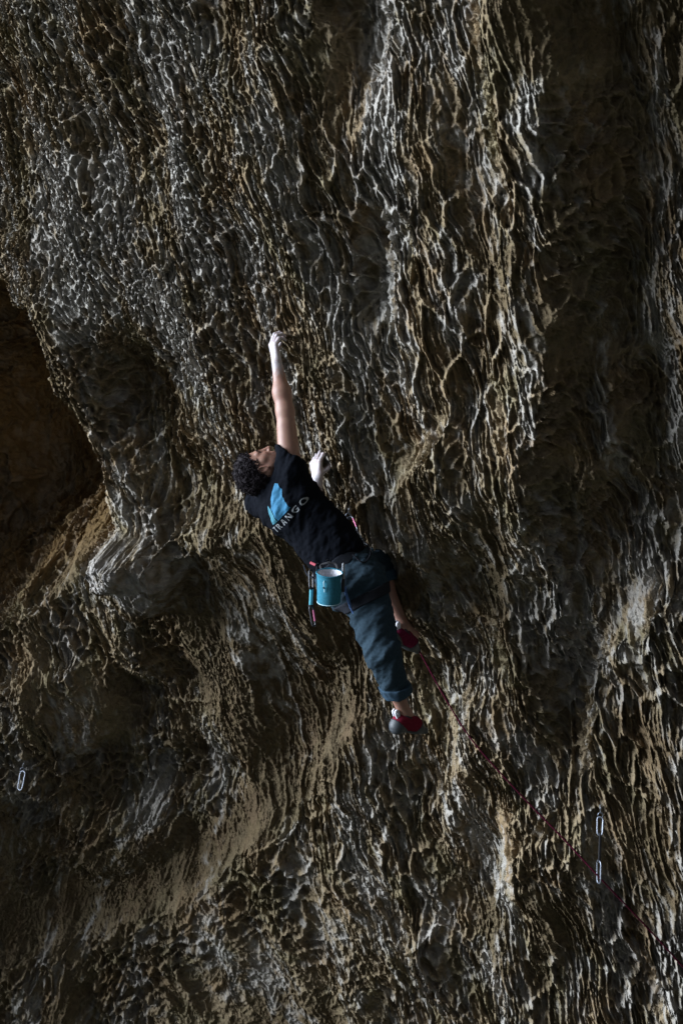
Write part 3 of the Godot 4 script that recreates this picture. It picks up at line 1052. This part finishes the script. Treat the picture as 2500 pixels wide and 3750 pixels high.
func make_shirt(who: Node3D) -> void:
	var f := Field.new(Vector3(-0.62, -0.33, -0.36), Vector3(0.24, 0.42, 0.32), 0.0065)
	f.bone(Vector3(-0.3248, 0.1015, 0.0000), CHEST, 0.105, 0.150, 0.05, TORSO_F * 0.30)
	f.bone(CHEST, Vector3(-0.0812, -0.1489, -0.0050), 0.150, 0.142, 0.05, TORSO_F * 0.22)
	f.bone(Vector3(-0.0812, -0.1489, -0.0050), Vector3(0.0163, -0.2845, -0.0100), 0.142, 0.150, 0.05, TORSO_F * 0.15, Vector3(-0.0325, -0.2398, -0.0100), (Vector3(0.0163, -0.2845, -0.0100) - Vector3(-0.1084, -0.1490, -0.0100)).normalized())
	f.bone(Vector3(-0.2015, 0.1410, 0.0600), Vector3(0.0538, -0.1883, 0.0500), 0.055, 0.055, 0.07)
	f.bone(SHOULDER_R, CHEST + TORSO_R * 0.05, 0.068, 0.10, 0.05)
	f.bone(SHOULDER_L, CHEST - TORSO_R * 0.05, 0.066, 0.10, 0.05)
	var down_r := (ELBOW_R - SHOULDER_R).normalized()
	f.bone(SHOULDER_R, SHOULDER_R.lerp(ELBOW_R, 0.8), 0.070, 0.072, 0.04, Vector3.ZERO, Vector3(-0.2636, 0.2984, 0.0900), Vector3(0.55, 0.83, 0.0))
	f.bone(SHOULDER_L, SHOULDER_L.lerp(ELBOW_L, 0.9), 0.068, 0.068, 0.04, Vector3.ZERO, SHOULDER_L.lerp(ELBOW_L, 0.62), (ELBOW_L - SHOULDER_L).normalized())
	# neckline
	f.ball(NECK + (HEAD - NECK) * 0.45 + TORSO_F * 0.02, Basis.IDENTITY, Vector3(0.085, 0.075, 0.085), 0.02, true)
	# folds run round the trunk and from the armpit
	var n := FastNoiseLite.new()
	n.seed = 31
	n.frequency = 1.0
	n.noise_type = FastNoiseLite.TYPE_SIMPLEX_SMOOTH
	var ax := Basis(TORSO_R, TORSO_U, TORSO_F)
	f.ruffle(n, 0.014, Vector3(5, 15, 7), Basis((TORSO_R * 0.8 + TORSO_U * 0.6).normalized(), (TORSO_U * 0.8 - TORSO_R * 0.6).normalized(), TORSO_F))
	f.ruffle(n, 0.004, Vector3(16, 40, 18), ax)
	shirt_field = f
	var shirt := skin_of(f, "t_shirt", M.shirt, who)
	shirt.set_meta("label", "black cotton T-shirt with blue print on the back")
	# print on the back: a two-part peak over a line of capitals
	var o: Vector3 = Vector3(-0.3342, -0.0888, 0.1600) - TORSO_R * 0.085
	var big := [Vector2(0.165, 0.172), Vector2(0.182, 0.157), Vector2(0.186, 0.117), Vector2(0.174, 0.095), Vector2(0.173, 0.059), Vector2(0.176, 0.012), Vector2(0.077, 0.008), Vector2(0.090, 0.086), Vector2(0.104, 0.100), Vector2(0.116, 0.126)]
	var small := [Vector2(0.076, 0.112), Vector2(0.084, 0.086), Vector2(0.070, 0.008), Vector2(0.024, 0.012), Vector2(0.038, 0.044), Vector2(0.046, 0.050), Vector2(0.056, 0.082)]
	for k in 2:
		var h := heap()
		print_patch(h, f, o, big if k == 0 else small)
		commit(h, "peak_print", M.print_blue if k == 0 else M.print_teal, shirt)
	var text := TextMesh.new()
	var font := SystemFont.new()
	font.font_names = PackedStringArray(["Droid Sans"])
	font.font_weight = 700
	text.font = font
	text.font_size = 64
	text.pixel_size = 0.001
	text.depth = 0.0
	text.horizontal_alignment = HORIZONTAL_ALIGNMENT_LEFT
	text.vertical_alignment = VERTICAL_ALIGNMENT_BOTTOM
	var x := 0.0
	for ch in "TRANGO":
		text.text = ch
		var a := text.surface_get_arrays(0)
		var v: PackedVector3Array = a[Mesh.ARRAY_VERTEX]
		var ids: PackedInt32Array = a[Mesh.ARRAY_INDEX]
		var lo := 1e9
		var hi := -1e9
		var by := 1e9
		var ty := -1e9
		for p: Vector3 in v:
			lo = minf(lo, p.x)
			hi = maxf(hi, p.x)
			by = minf(by, p.y)
			ty = maxf(ty, p.y)
		var sc: float = 0.031 / (ty - by)
		var h := heap()
		for p: Vector3 in v:
			var q: Vector3 = o + TORSO_R * (x + (p.x - lo) * sc * 1.18) + TORSO_U * (-0.031 + (p.y - by) * sc)
			var s := f.hit(q - TORSO_F * 0.15, TORSO_F)
			h.v.append(s - TORSO_F * 0.0016)
			h.n.append(f.slope(s))
			h.c.append(Color.WHITE)
		h.i = ids
		commit(h, "letter", M.print_white, shirt)
		x += (hi - lo) * sc * 1.18 + 0.0125

func print_patch(h: Dictionary, f: Field, o: Vector3, outline: Array) -> void:
	# flat print: the outline cut into small squares, each laid on the cloth
	var poly := PackedVector2Array(outline)
	var step := 0.006
	var j := 0.0
	while j < 0.19:
		var i := 0.0
		while i < 0.20:
			var cellp := PackedVector2Array([Vector2(i, j), Vector2(i + step, j), Vector2(i + step, j + step), Vector2(i, j + step)])
			for piece in Geometry2D.intersect_polygons(poly, cellp):
				var base: int = h.v.size()
				for p in piece:
					var s := f.hit(o + TORSO_R * p.x + TORSO_U * p.y * 0.84 - TORSO_F * 0.15, TORSO_F)
					h.v.append(s - TORSO_F * 0.0014)
					h.n.append(f.slope(s))
					h.c.append(Color.WHITE)
				for k in range(1, piece.size() - 1):
					h.i.append_array([base, base + k + 1, base + k])
			i += step
		j += step

func trouser_field() -> Field:
	var f := Field.new(Vector3(-0.26, -1.06, -0.60), Vector3(0.40, -0.06, 0.36), 0.0075)
	var cuff: Vector3 = KNEE_R.lerp(ANKLE_R, 0.66)
	f.bone(Vector3(-0.0203, -0.2439, -0.0100), PELVIS, 0.134, 0.132, 0.05)
	f.bone(PELVIS, HIP_R, 0.128, 0.110, 0.06)
	f.bone(PELVIS, HIP_L, 0.122, 0.108, 0.06)
	f.bone(Vector3(0.0000, -0.3712, 0.0200), Vector3(0.0941, -0.3967, 0.0500), 0.10, 0.11, 0.06)
	f.bone(HIP_R, HIP_R.lerp(KNEE_R, 0.55), 0.110, 0.097, 0.05)
	f.bone(HIP_R.lerp(KNEE_R, 0.55), KNEE_R, 0.097, 0.083, 0.05)
	f.bone(KNEE_R, cuff, 0.083, 0.066, 0.04, Vector3.ZERO, cuff, (ANKLE_R - KNEE_R).normalized())
	f.bone(HIP_L, KNEE_L, 0.108, 0.088, 0.05)
	f.bone(KNEE_L, KNEE_L.lerp(ANKLE_L, 0.40), 0.085, 0.070, 0.04, Vector3.ZERO, KNEE_L.lerp(ANKLE_L, 0.33), (ANKLE_L - KNEE_L).normalized())
	f.keep(Vector3(-0.0190, -0.2371, -0.0100), (Vector3(-0.1084, -0.1490, -0.0100) - Vector3(0.0163, -0.2845, -0.0100)).normalized())
	return f

func make_trousers(who: Node3D) -> void:
	var f := trouser_field()
	var plain_field := f.copy()
	var n := FastNoiseLite.new()
	n.seed = 77
	n.frequency = 1.0
	n.noise_type = FastNoiseLite.TYPE_SIMPLEX_SMOOTH
	var leg := (KNEE_R - HIP_R).normalized()
	var across := leg.cross(Vector3(0, 0, 1)).normalized()
	f.ruffle(n, 0.018, Vector3(5, 14, 5), Basis((across + leg * 0.5).normalized(), (leg - across * 0.5).normalized(), Vector3(0, 0, 1)))
	f.ruffle(n, 0.005, Vector3(14, 36, 14), Basis(across, leg, Vector3(0, 0, 1)))
	var t := skin_of(f, "jeans", M.denim, who)
	t.set_meta("label", "faded blue jeans rolled up below the knee")
	# rolled cuff: a thick ring of doubled cloth
	for k in 2:
		var a := KNEE_R if k == 0 else KNEE_L
		var b := ANKLE_R if k == 0 else ANKLE_L
		var at: Vector3 = a.lerp(b, 0.61 if k == 0 else 0.30)
		var dir := (b - a).normalized()
		if k == 0:
			dir = (dir + Vector3(-0.18, -0.1, 0.1)).normalized()
		var g := plain_field.copy()
		g.grow(0.009)
		g.keep(at + dir * 0.030, dir)
		g.keep(at - dir * 0.030, -dir)
		g.keep_ball(at, 0.14)
		g.ruffle(n, 0.007, Vector3(26, 10, 26))
		skin_of(g, "cuff", M.denim_cuff, t)
	trousers_plain = plain_field

var trousers_plain: Field

func make_shoe(who: Node3D, called: String, ankle: Vector3, fwd: Vector3, up: Vector3, label: String, color: Color) -> void:
	var fw := fwd.normalized()
	var u := (up - fw * up.dot(fw)).normalized()
	var s := fw.cross(u)
	var root := Node3D.new()
	root.name = called
	who.add_child(root, true)
	root.set_meta("label", label)
	var f := Field.new(ankle - Vector3(0.17, 0.17, 0.22), ankle + Vector3(0.22, 0.11, 0.14), 0.0055)
	# ankle is the joint; the heel lies below and behind it, the toe hooks down in front
	f.bone(ankle - fw * 0.028 - u * 0.020, ankle - fw * 0.036 - u * 0.055, 0.032, 0.034, 0.02)
	f.bone(ankle - fw * 0.030 - u * 0.050, ankle + fw * 0.070 - u * 0.046, 0.033, 0.034, 0.03, s * 0.12)
	f.bone(ankle + fw * 0.010 - u * 0.012, ankle + fw * 0.075 - u * 0.036, 0.037, 0.032, 0.03)
	f.bone(ankle + fw * 0.070 - u * 0.048, ankle + fw * 0.140 - u * 0.068, 0.036, 0.020, 0.03, u * 0.25)
	f.ball(ankle + u * 0.022, Basis.IDENTITY, Vector3(0.030, 0.030, 0.030), 0.01, true)
	var upm := M.shoe.duplicate() as StandardMaterial3D
	upm.albedo_color = lin(color.r, color.g, color.b)
	skin_of(f, "upper", upm, root)
	var heel := f.copy()
	heel.grow(0.0028)
	var tilt := (u * 0.85 + fw * 0.52).normalized()
	heel.keep(ankle - fw * 0.030 - u * 0.040, tilt)
	heel.keep(ankle + fw * 0.045, fw)
	skin_of(heel, "heel_rubber", M.rubber, root)
	var toe := f.copy()
	toe.grow(0.0028)
	toe.keep(ankle + fw * 0.080 - u * 0.045, (u * 0.55 - fw * 0.83).normalized())
	skin_of(toe, "toe_rubber", M.rubber, root)
	var sole := f.copy()
	sole.grow(0.0035)
	sole.keep(ankle + fw * 0.04 - u * 0.070, u)
	skin_of(sole, "sole", M.rubber, root)
	var collar := heap()
	var ring := []
	for k in 20:
		var w: float = TAU * k / 20.0
		ring.append(ankle + fw * (cos(w) * 0.040 + 0.006) + s * sin(w) * 0.034 - u * (0.002 + 0.014 * cos(w)))
	tube(collar, ring, 0.0055, 8, true)
	commit(collar, "collar", M.black_cloth, root)
	for k in [-1.0, 1.0]:
		var l := heap()
		var q: Vector3 = ankle - fw * (0.044 if k > 0 else 0.038) - u * 0.006 + s * k * 0.014
		tube(l, smooth_line([q, q + u * 0.022 - fw * 0.010, q + u * 0.030 - fw * 0.022, q + u * 0.018 - fw * 0.026, q - u * 0.004 - fw * 0.010]), 0.007, 8, false, s.lerp(fw, 0.0), 1.0)
		commit(l, "pull_loop", M.tape, root)

func make_harness(who: Node3D) -> void:
	var root := Node3D.new()
	root.name = "harness"
	who.add_child(root, true)
	root.set_meta("label", "dark climbing harness worn over the jeans")
	var axis := (Vector3(0.0163, -0.2845, -0.0100) - Vector3(-0.1084, -0.1490, -0.0100)).normalized()
	var belt := Field.new(Vector3(-0.26, -0.42, -0.30), Vector3(0.28, -0.04, 0.30), 0.0065)
	belt.bone(Vector3(-0.0745, -0.1829, -0.0100), Vector3(0.0542, -0.3184, -0.0100), 0.152, 0.158, 0.04, TORSO_F * 0.1)
	var at: Vector3 = Vector3(-0.0095, -0.2479, -0.0100)
	belt.keep(at + axis * 0.032, axis)
	belt.keep(at - axis * 0.032, -axis)
	skin_of(belt, "waist_belt", M.webbing, root)
	# leg loop round the near thigh, following the cloth
	var n := (Vector3(0.44, -0.88, 0.05)).normalized()
	var lp: Vector3 = Vector3(0.1179, -0.4247, 0.0800)
	var loop := trousers_plain.copy()
	loop.grow(0.010)
	loop.keep(lp + n * 0.026, n)
	loop.keep(lp - n * 0.026, -n)
	loop.keep_ball(lp, 0.20)
	skin_of(loop, "leg_loop", M.webbing, root)
	var strap := heap()
	tube(strap, smooth_line([Vector3(0.0159, -0.3616, 0.1700), Vector3(0.0265, -0.4103, 0.1750), Vector3(0.0450, -0.4593, 0.1750), Vector3(0.0662, -0.5032, 0.1720)]), 0.007, 8, false, Vector3(0.2, 0, 1), 0.35)
	commit(strap, "riser_strap", M.blue_web, root)
	for s in [[Vector3(-0.1132, -0.2489, 0.1300), Vector3(-0.1328, -0.3147, 0.1500), Vector3(-0.1670, -0.3073, 0.1000), Vector3(-0.1860, -0.2629, 0.0300)], [Vector3(0.0531, -0.2058, 0.1500), Vector3(0.1062, -0.2456, 0.1500), Vector3(0.1403, -0.2071, 0.1000), Vector3(0.1279, -0.1616, 0.0400)]]:
		var g := heap()
		tube(g, smooth_line(s), 0.0042, 8)
		commit(g, "gear_loop", M.webbing, root)
	var red := heap()
	tube(red, [Vector3(-0.1520, -0.2467, 0.1150), Vector3(-0.1263, -0.2579, 0.1420)], 0.007, 8, false, Vector3(0.2, 0, 1), 0.4)
	commit(red, "red_tab", M.red_cloth, root)
	var mark := heap()
	for tri in [[Vector3(-0.0729, -0.2532, 0.1620), Vector3(-0.0676, -0.2227, 0.1620), Vector3(-0.0636, -0.2532, 0.1620)], [Vector3(-0.0636, -0.2532, 0.1620), Vector3(-0.0583, -0.2294, 0.1620), Vector3(-0.0491, -0.2506, 0.1620)]]:
		var b: int = mark.v.size()
		for p in tri:
			var q := belt.hit(p + Vector3(0, 0, 0.10), Vector3(0, 0, -1))
			var q2 := shirt_field.hit(p + Vector3(0, 0, 0.10), Vector3(0, 0, -1))
			q = q if q.z > q2.z else q2
			mark.v.append(q + Vector3(0, 0, 0.0016))
			mark.n.append(Vector3(0, 0, 1))
			mark.c.append(Color.WHITE)
		mark.i.append_array([b, b + 1, b + 2, b, b + 2, b + 1])
	commit(mark, "maker_mark", M.print_white, root)

# ---------------------------------------------------------------- gear
func carabiner(parent: Node, bottom: Vector3, top: Vector3, side: Vector3, width: float, mat: Material, gate_mat: Material, label := "") -> MeshInstance3D:
	var ax := top - bottom
	var s := (side - ax * side.dot(ax) / ax.length_squared()).normalized() * width
	var pts := []
	for q in [[-0.30, 0.01], [-0.47, 0.10], [-0.50, 0.30], [-0.50, 0.70], [-0.47, 0.90], [-0.30, 0.985], [0.0, 1.0], [0.34, 0.95], [0.50, 0.80], [0.46, 0.50], [0.38, 0.16], [0.24, 0.02], [0.0, -0.01]]:
		pts.append(bottom + s * q[0] + ax * q[1])
	var h := heap()
	tube(h, smooth_line(pts, 4, true), 0.0042, 8, true)
	var c := commit(h, "carabiner", mat, parent)
	if label:
		c.set_meta("label", label)
	var g := heap()
	tube(g, [bottom + s * 0.41 + ax * 0.22, bottom + s * 0.45 + ax * 0.40, bottom + s * 0.50 + ax * 0.78], [0.0056, 0.0060, 0.0056], 8)
	commit(g, "gate", gate_mat, c)
	return c

func sling(parent: Node, top: Vector3, bottom: Vector3, face: Vector3, mat: Material, wide := 0.008) -> void:
	var h := heap()
	var pts := []
	for i in 9:
		pts.append(top.lerp(bottom, i / 8.0))
	tube(h, pts, [wide * 0.9, wide, wide, wide, wide, wide, wide, wide, wide * 0.9], 10, false, face, 0.38)
	commit(h, "sling", mat, parent)
	for t in [0.05, 0.93]:
		var r := heap()
		var c := top.lerp(bottom, t)
		var ax := (bottom - top).normalized()
		tube(r, [c - ax * 0.005, c + ax * 0.005], wide * 1.25, 10, false, face, 0.55)
		commit(r, "rubber_band", M.black_cloth, parent)

func hanger(at: Vector3, label: String) -> void:
	# a bent steel plate on a bolt, with the eye standing out from the rock
	var t := thing("bolt_hanger", label, "bolt", at, "bolt hangers along the route")
	var ring := heap()
	var pts := []
	for k in 20:
		var w: float = TAU * k / 20.0
		pts.append(Vector3(cos(w) * 0.013, sin(w) * 0.015, 0.004 * sin(w)))
	tube(ring, pts, 0.0042, 8, true, Vector3(0.3, 0, 1), 0.6)
	commit(ring, "eye", M.steel, t)
	var plate := heap()
	tube(plate, [Vector3(0.002, 0.012, 0.0), Vector3(0.006, 0.030, -0.020), Vector3(0.010, 0.040, -0.045)], [0.010, 0.012, 0.012], 10, false, Vector3(0.8, 0.2, 0.5), 0.35)
	commit(plate, "plate", M.steel_dull, t)
	var bolt := heap()
	tube(bolt, [Vector3(0.012, 0.034, -0.090), Vector3(0.004, 0.034, -0.012)], 0.0065, 6)
	commit(bolt, "bolt", M.steel_dull, t)

func make_gear() -> void:
	make_chalk_bag()
	make_brush()
	# draw clipped by the climber's hip
	hanger(Vector3(0.0365, -0.0210, -0.2900), "steel bolt hanger beside the climber's waist")
	var q := thing("quickdraw", "silver quickdraw with pale grey sling clipped beside the climber's waist", "quickdraw", Vector3.ZERO, "quickdraws on the wall")
	carabiner(q, Vector3(0.0738, -0.0989, -0.2350), Vector3(0.0379, -0.0252, -0.2900), Vector3(0.85, 0.4, 0.2), 0.034, M.steel, M.pink_metal)
	sling(q, Vector3(0.0683, -0.0879, -0.2450), Vector3(0.1165, -0.1706, -0.2000), Vector3(0.4, 0, 1), M.grey_web, 0.011)
	for p in [Vector3(0.1000, -0.1416, -0.2100), Vector3(0.1069, -0.1541, -0.2050)]:
		var b := heap()
		var pts := []
		for k in 16:
			var w: float = TAU * k / 16.0
			pts.append(p + Vector3(0.86, 0.25, 0.1) * cos(w) * 0.019 + Vector3(0.0, 0.3, 0.9) * sin(w) * 0.010 + Vector3(0, 0.004, 0))
		tube(b, pts, 0.0030, 6, true)
		commit(b, "elastic_keeper", M.black_cloth, q)
	carabiner(q, Vector3(0.1520, -0.2418, -0.1700), Vector3(0.1110, -0.1623, -0.2000), Vector3(0.85, 0.4, 0.2), 0.036, M.steel_dull, M.steel)
	# draw lower on the right, rope running through it
	hanger(Vector3(1.3311, -1.5616, -0.3100), "steel bolt hanger low on the right of the wall")
	q = thing("quickdraw", "silver quickdraw with black sling hanging low on the right wall", "quickdraw", Vector3.ZERO, "quickdraws on the wall")
	carabiner(q, Vector3(1.3265, -1.6588, -0.2900), Vector3(1.3289, -1.5691, -0.3050), Vector3(1, 0, 0.35), 0.030, M.steel, M.steel)
	sling(q, Vector3(1.3279, -1.6476, -0.2900), Vector3(1.3215, -1.8008, -0.2850), Vector3(0.3, 0, 1), M.black_cloth)
	carabiner(q, Vector3(1.3193, -1.9033, -0.2800), Vector3(1.3201, -1.7896, -0.2850), Vector3(0.3, 0, 1), 0.045, M.steel, M.steel)
	# bare carabiner at the left edge
	hanger(Vector3(-1.8894, -1.5313, -1.5800), "steel bolt hanger on the pale block at the left edge")
	q = thing("carabiner", "shiny silver carabiner hanging on the pale block at left edge", "carabiner", Vector3.ZERO)
	carabiner(q, Vector3(-1.8980, -1.6428, -1.5500), Vector3(-1.8842, -1.5362, -1.5700), Vector3(0.8, 0.1, 0.5), 0.040, M.steel, M.steel)
	# spare draw on the harness
	q = thing("quickdraw", "turquoise quickdraw hanging from the harness left of the chalk bag", "quickdraw")
	carabiner(q, Vector3(-0.1448, -0.3760, 0.1450), Vector3(-0.1477, -0.2834, 0.1350), Vector3(0.6, 0, -0.8), 0.032, M.black_metal, M.black_metal)
	sling(q, Vector3(-0.1448, -0.3654, 0.1450), Vector3(-0.1487, -0.4634, 0.1500), Vector3(0.3, 0, 1), M.cyan_web, 0.0095)
	carabiner(q, Vector3(-0.1315, -0.5540, 0.1450), Vector3(-0.1487, -0.4581, 0.1500), Vector3(0.6, 0, -0.8), 0.030, M.black_metal, M.pink_metal)
	make_rope()

func make_chalk_bag() -> void:
	var t := thing("chalk_bag", "turquoise cloth chalk bag with white lining at the climber's back", "chalk bag")
	var up := Vector3(0.03, 0.955, 0.295).normalized()
	var x := Vector3(1, -0.03, 0).normalized()
	x = (x - up * x.dot(up)).normalized()
	var xf := Transform3D(Basis(x, up, x.cross(up)), Vector3(-0.0620, -0.4443, 0.2050))
	var h := heap()
	spindle(h, xf, [Vector2(0.001, 0.0), Vector2(0.040, 0.001), Vector2(0.051, 0.005), Vector2(0.055, 0.014), Vector2(0.0575, 0.035), Vector2(0.058, 0.07), Vector2(0.0565, 0.105), Vector2(0.0575, 0.130), Vector2(0.061, 0.148), Vector2(0.064, 0.158)], 48, 0.0016)
	commit(h, "shell", M.bag, t)
	var l := heap()
	spindle(l, xf, [Vector2(0.061, 0.159), Vector2(0.0585, 0.150), Vector2(0.054, 0.130), Vector2(0.050, 0.09), Vector2(0.046, 0.045), Vector2(0.001, 0.040)], 48, 0.0022)
	commit(l, "lining", M.fleece, t)
	var rim := heap()
	var pts := []
	for k in 40:
		var w: float = TAU * k / 40.0
		pts.append(xf * Vector3(cos(w) * 0.063, 0.159 + 0.0015 * sin(w * 3.0), sin(w) * 0.063))
	tube(rim, pts, 0.0036, 8, true)
	commit(rim, "rim", M.bag, t)
	var seam := heap()
	pts = []
	for k in 40:
		var w: float = TAU * k / 40.0
		pts.append(xf * Vector3(cos(w) * 0.0555, 0.011, sin(w) * 0.0555))
	tube(seam, pts, 0.0017, 6, true)
	commit(seam, "piping", M.piping, t)
	var cord := heap()
	tube(cord, smooth_line([xf * Vector3(-0.024, 0.136, 0.052), xf * Vector3(-0.026, 0.130, 0.063), xf * Vector3(-0.024, 0.105, 0.060), xf * Vector3(-0.021, 0.082, 0.060)]), 0.0018, 6)
	var c := commit(cord, "drawcord", M.piping, t)
	var tog := heap()
	tube(tog, [xf * Vector3(-0.028, 0.107, 0.061), xf * Vector3(-0.020, 0.100, 0.062)], [0.0045, 0.0038], 8)
	commit(tog, "toggle", M.black_metal, c)
	var belt := heap()
	tube(belt, smooth_line([xf * Vector3(-0.040, 0.158, -0.050), Vector3(-0.0994, -0.2584, 0.1650), Vector3(-0.0662, -0.2477, 0.1700), Vector3(-0.0291, -0.2530, 0.1700), xf * Vector3(0.040, 0.158, -0.050)]), 0.0055, 8, false, Vector3(0, 0.2, 1), 0.4)
	commit(belt, "hanging_strap", M.black_cloth, t)

func make_brush() -> void:
	var t := thing("brush", "slim grey brush handle standing in its holder beside the chalk bag", "brush")
	var h := heap()
	tube(h, [Vector3(0.0105, -0.3226, 0.2150), Vector3(0.0099, -0.2962, 0.2180), Vector3(0.0092, -0.2592, 0.2220), Vector3(0.0092, -0.2487, 0.2220), Vector3(0.0092, -0.2447, 0.2220)], [0.0062, 0.0066, 0.0068, 0.0055, 0.002], 10, false, Vector3(0.2, 0, 1), 0.5)
	commit(h, "handle", M.steel_dull, t)
	var s := heap()
	tube(s, [Vector3(0.0066, -0.3863, 0.2050), Vector3(0.0079, -0.3426, 0.2100), Vector3(0.0099, -0.3015, 0.2160)], [0.008, 0.0085, 0.0078], 10, false, Vector3(0.2, 0, 1), 0.6)
	commit(s, "holder", M.black_cloth, t)

func make_rope() -> void:
	var t := thing("rope", "dark crimson climbing rope running from the climber down to lower right", "rope")
	var h := heap()
	var pts := smooth_line([Vector3(0.1091, -0.2727, -0.0600), Vector3(0.1308, -0.2272, -0.1400), Vector3(0.1493, -0.2365, -0.1750), Vector3(0.1884, -0.3279, -0.2500), Vector3(0.2859, -0.5074, -0.4500), Vector3(0.3577, -0.6368, -0.4600), Vector3(0.3993, -0.7144, -0.4300), Vector3(0.5535, -0.9934, -0.3900), Vector3(0.6866, -1.1963, -0.3700), Vector3(0.9191, -1.4565, -0.3600), Vector3(1.1399, -1.6817, -0.3200), Vector3(1.3193, -1.8725, -0.2800), Vector3(1.4794, -2.0430, -0.3300), Vector3(1.6948, -2.2788, -0.4200), Vector3(1.9697, -2.5951, -0.5000), Vector3(2.4002, -3.0912, -0.6000)], 10)
	tube(h, pts, 0.0040, 8)
	commit(h, "cord", M.rope, t)
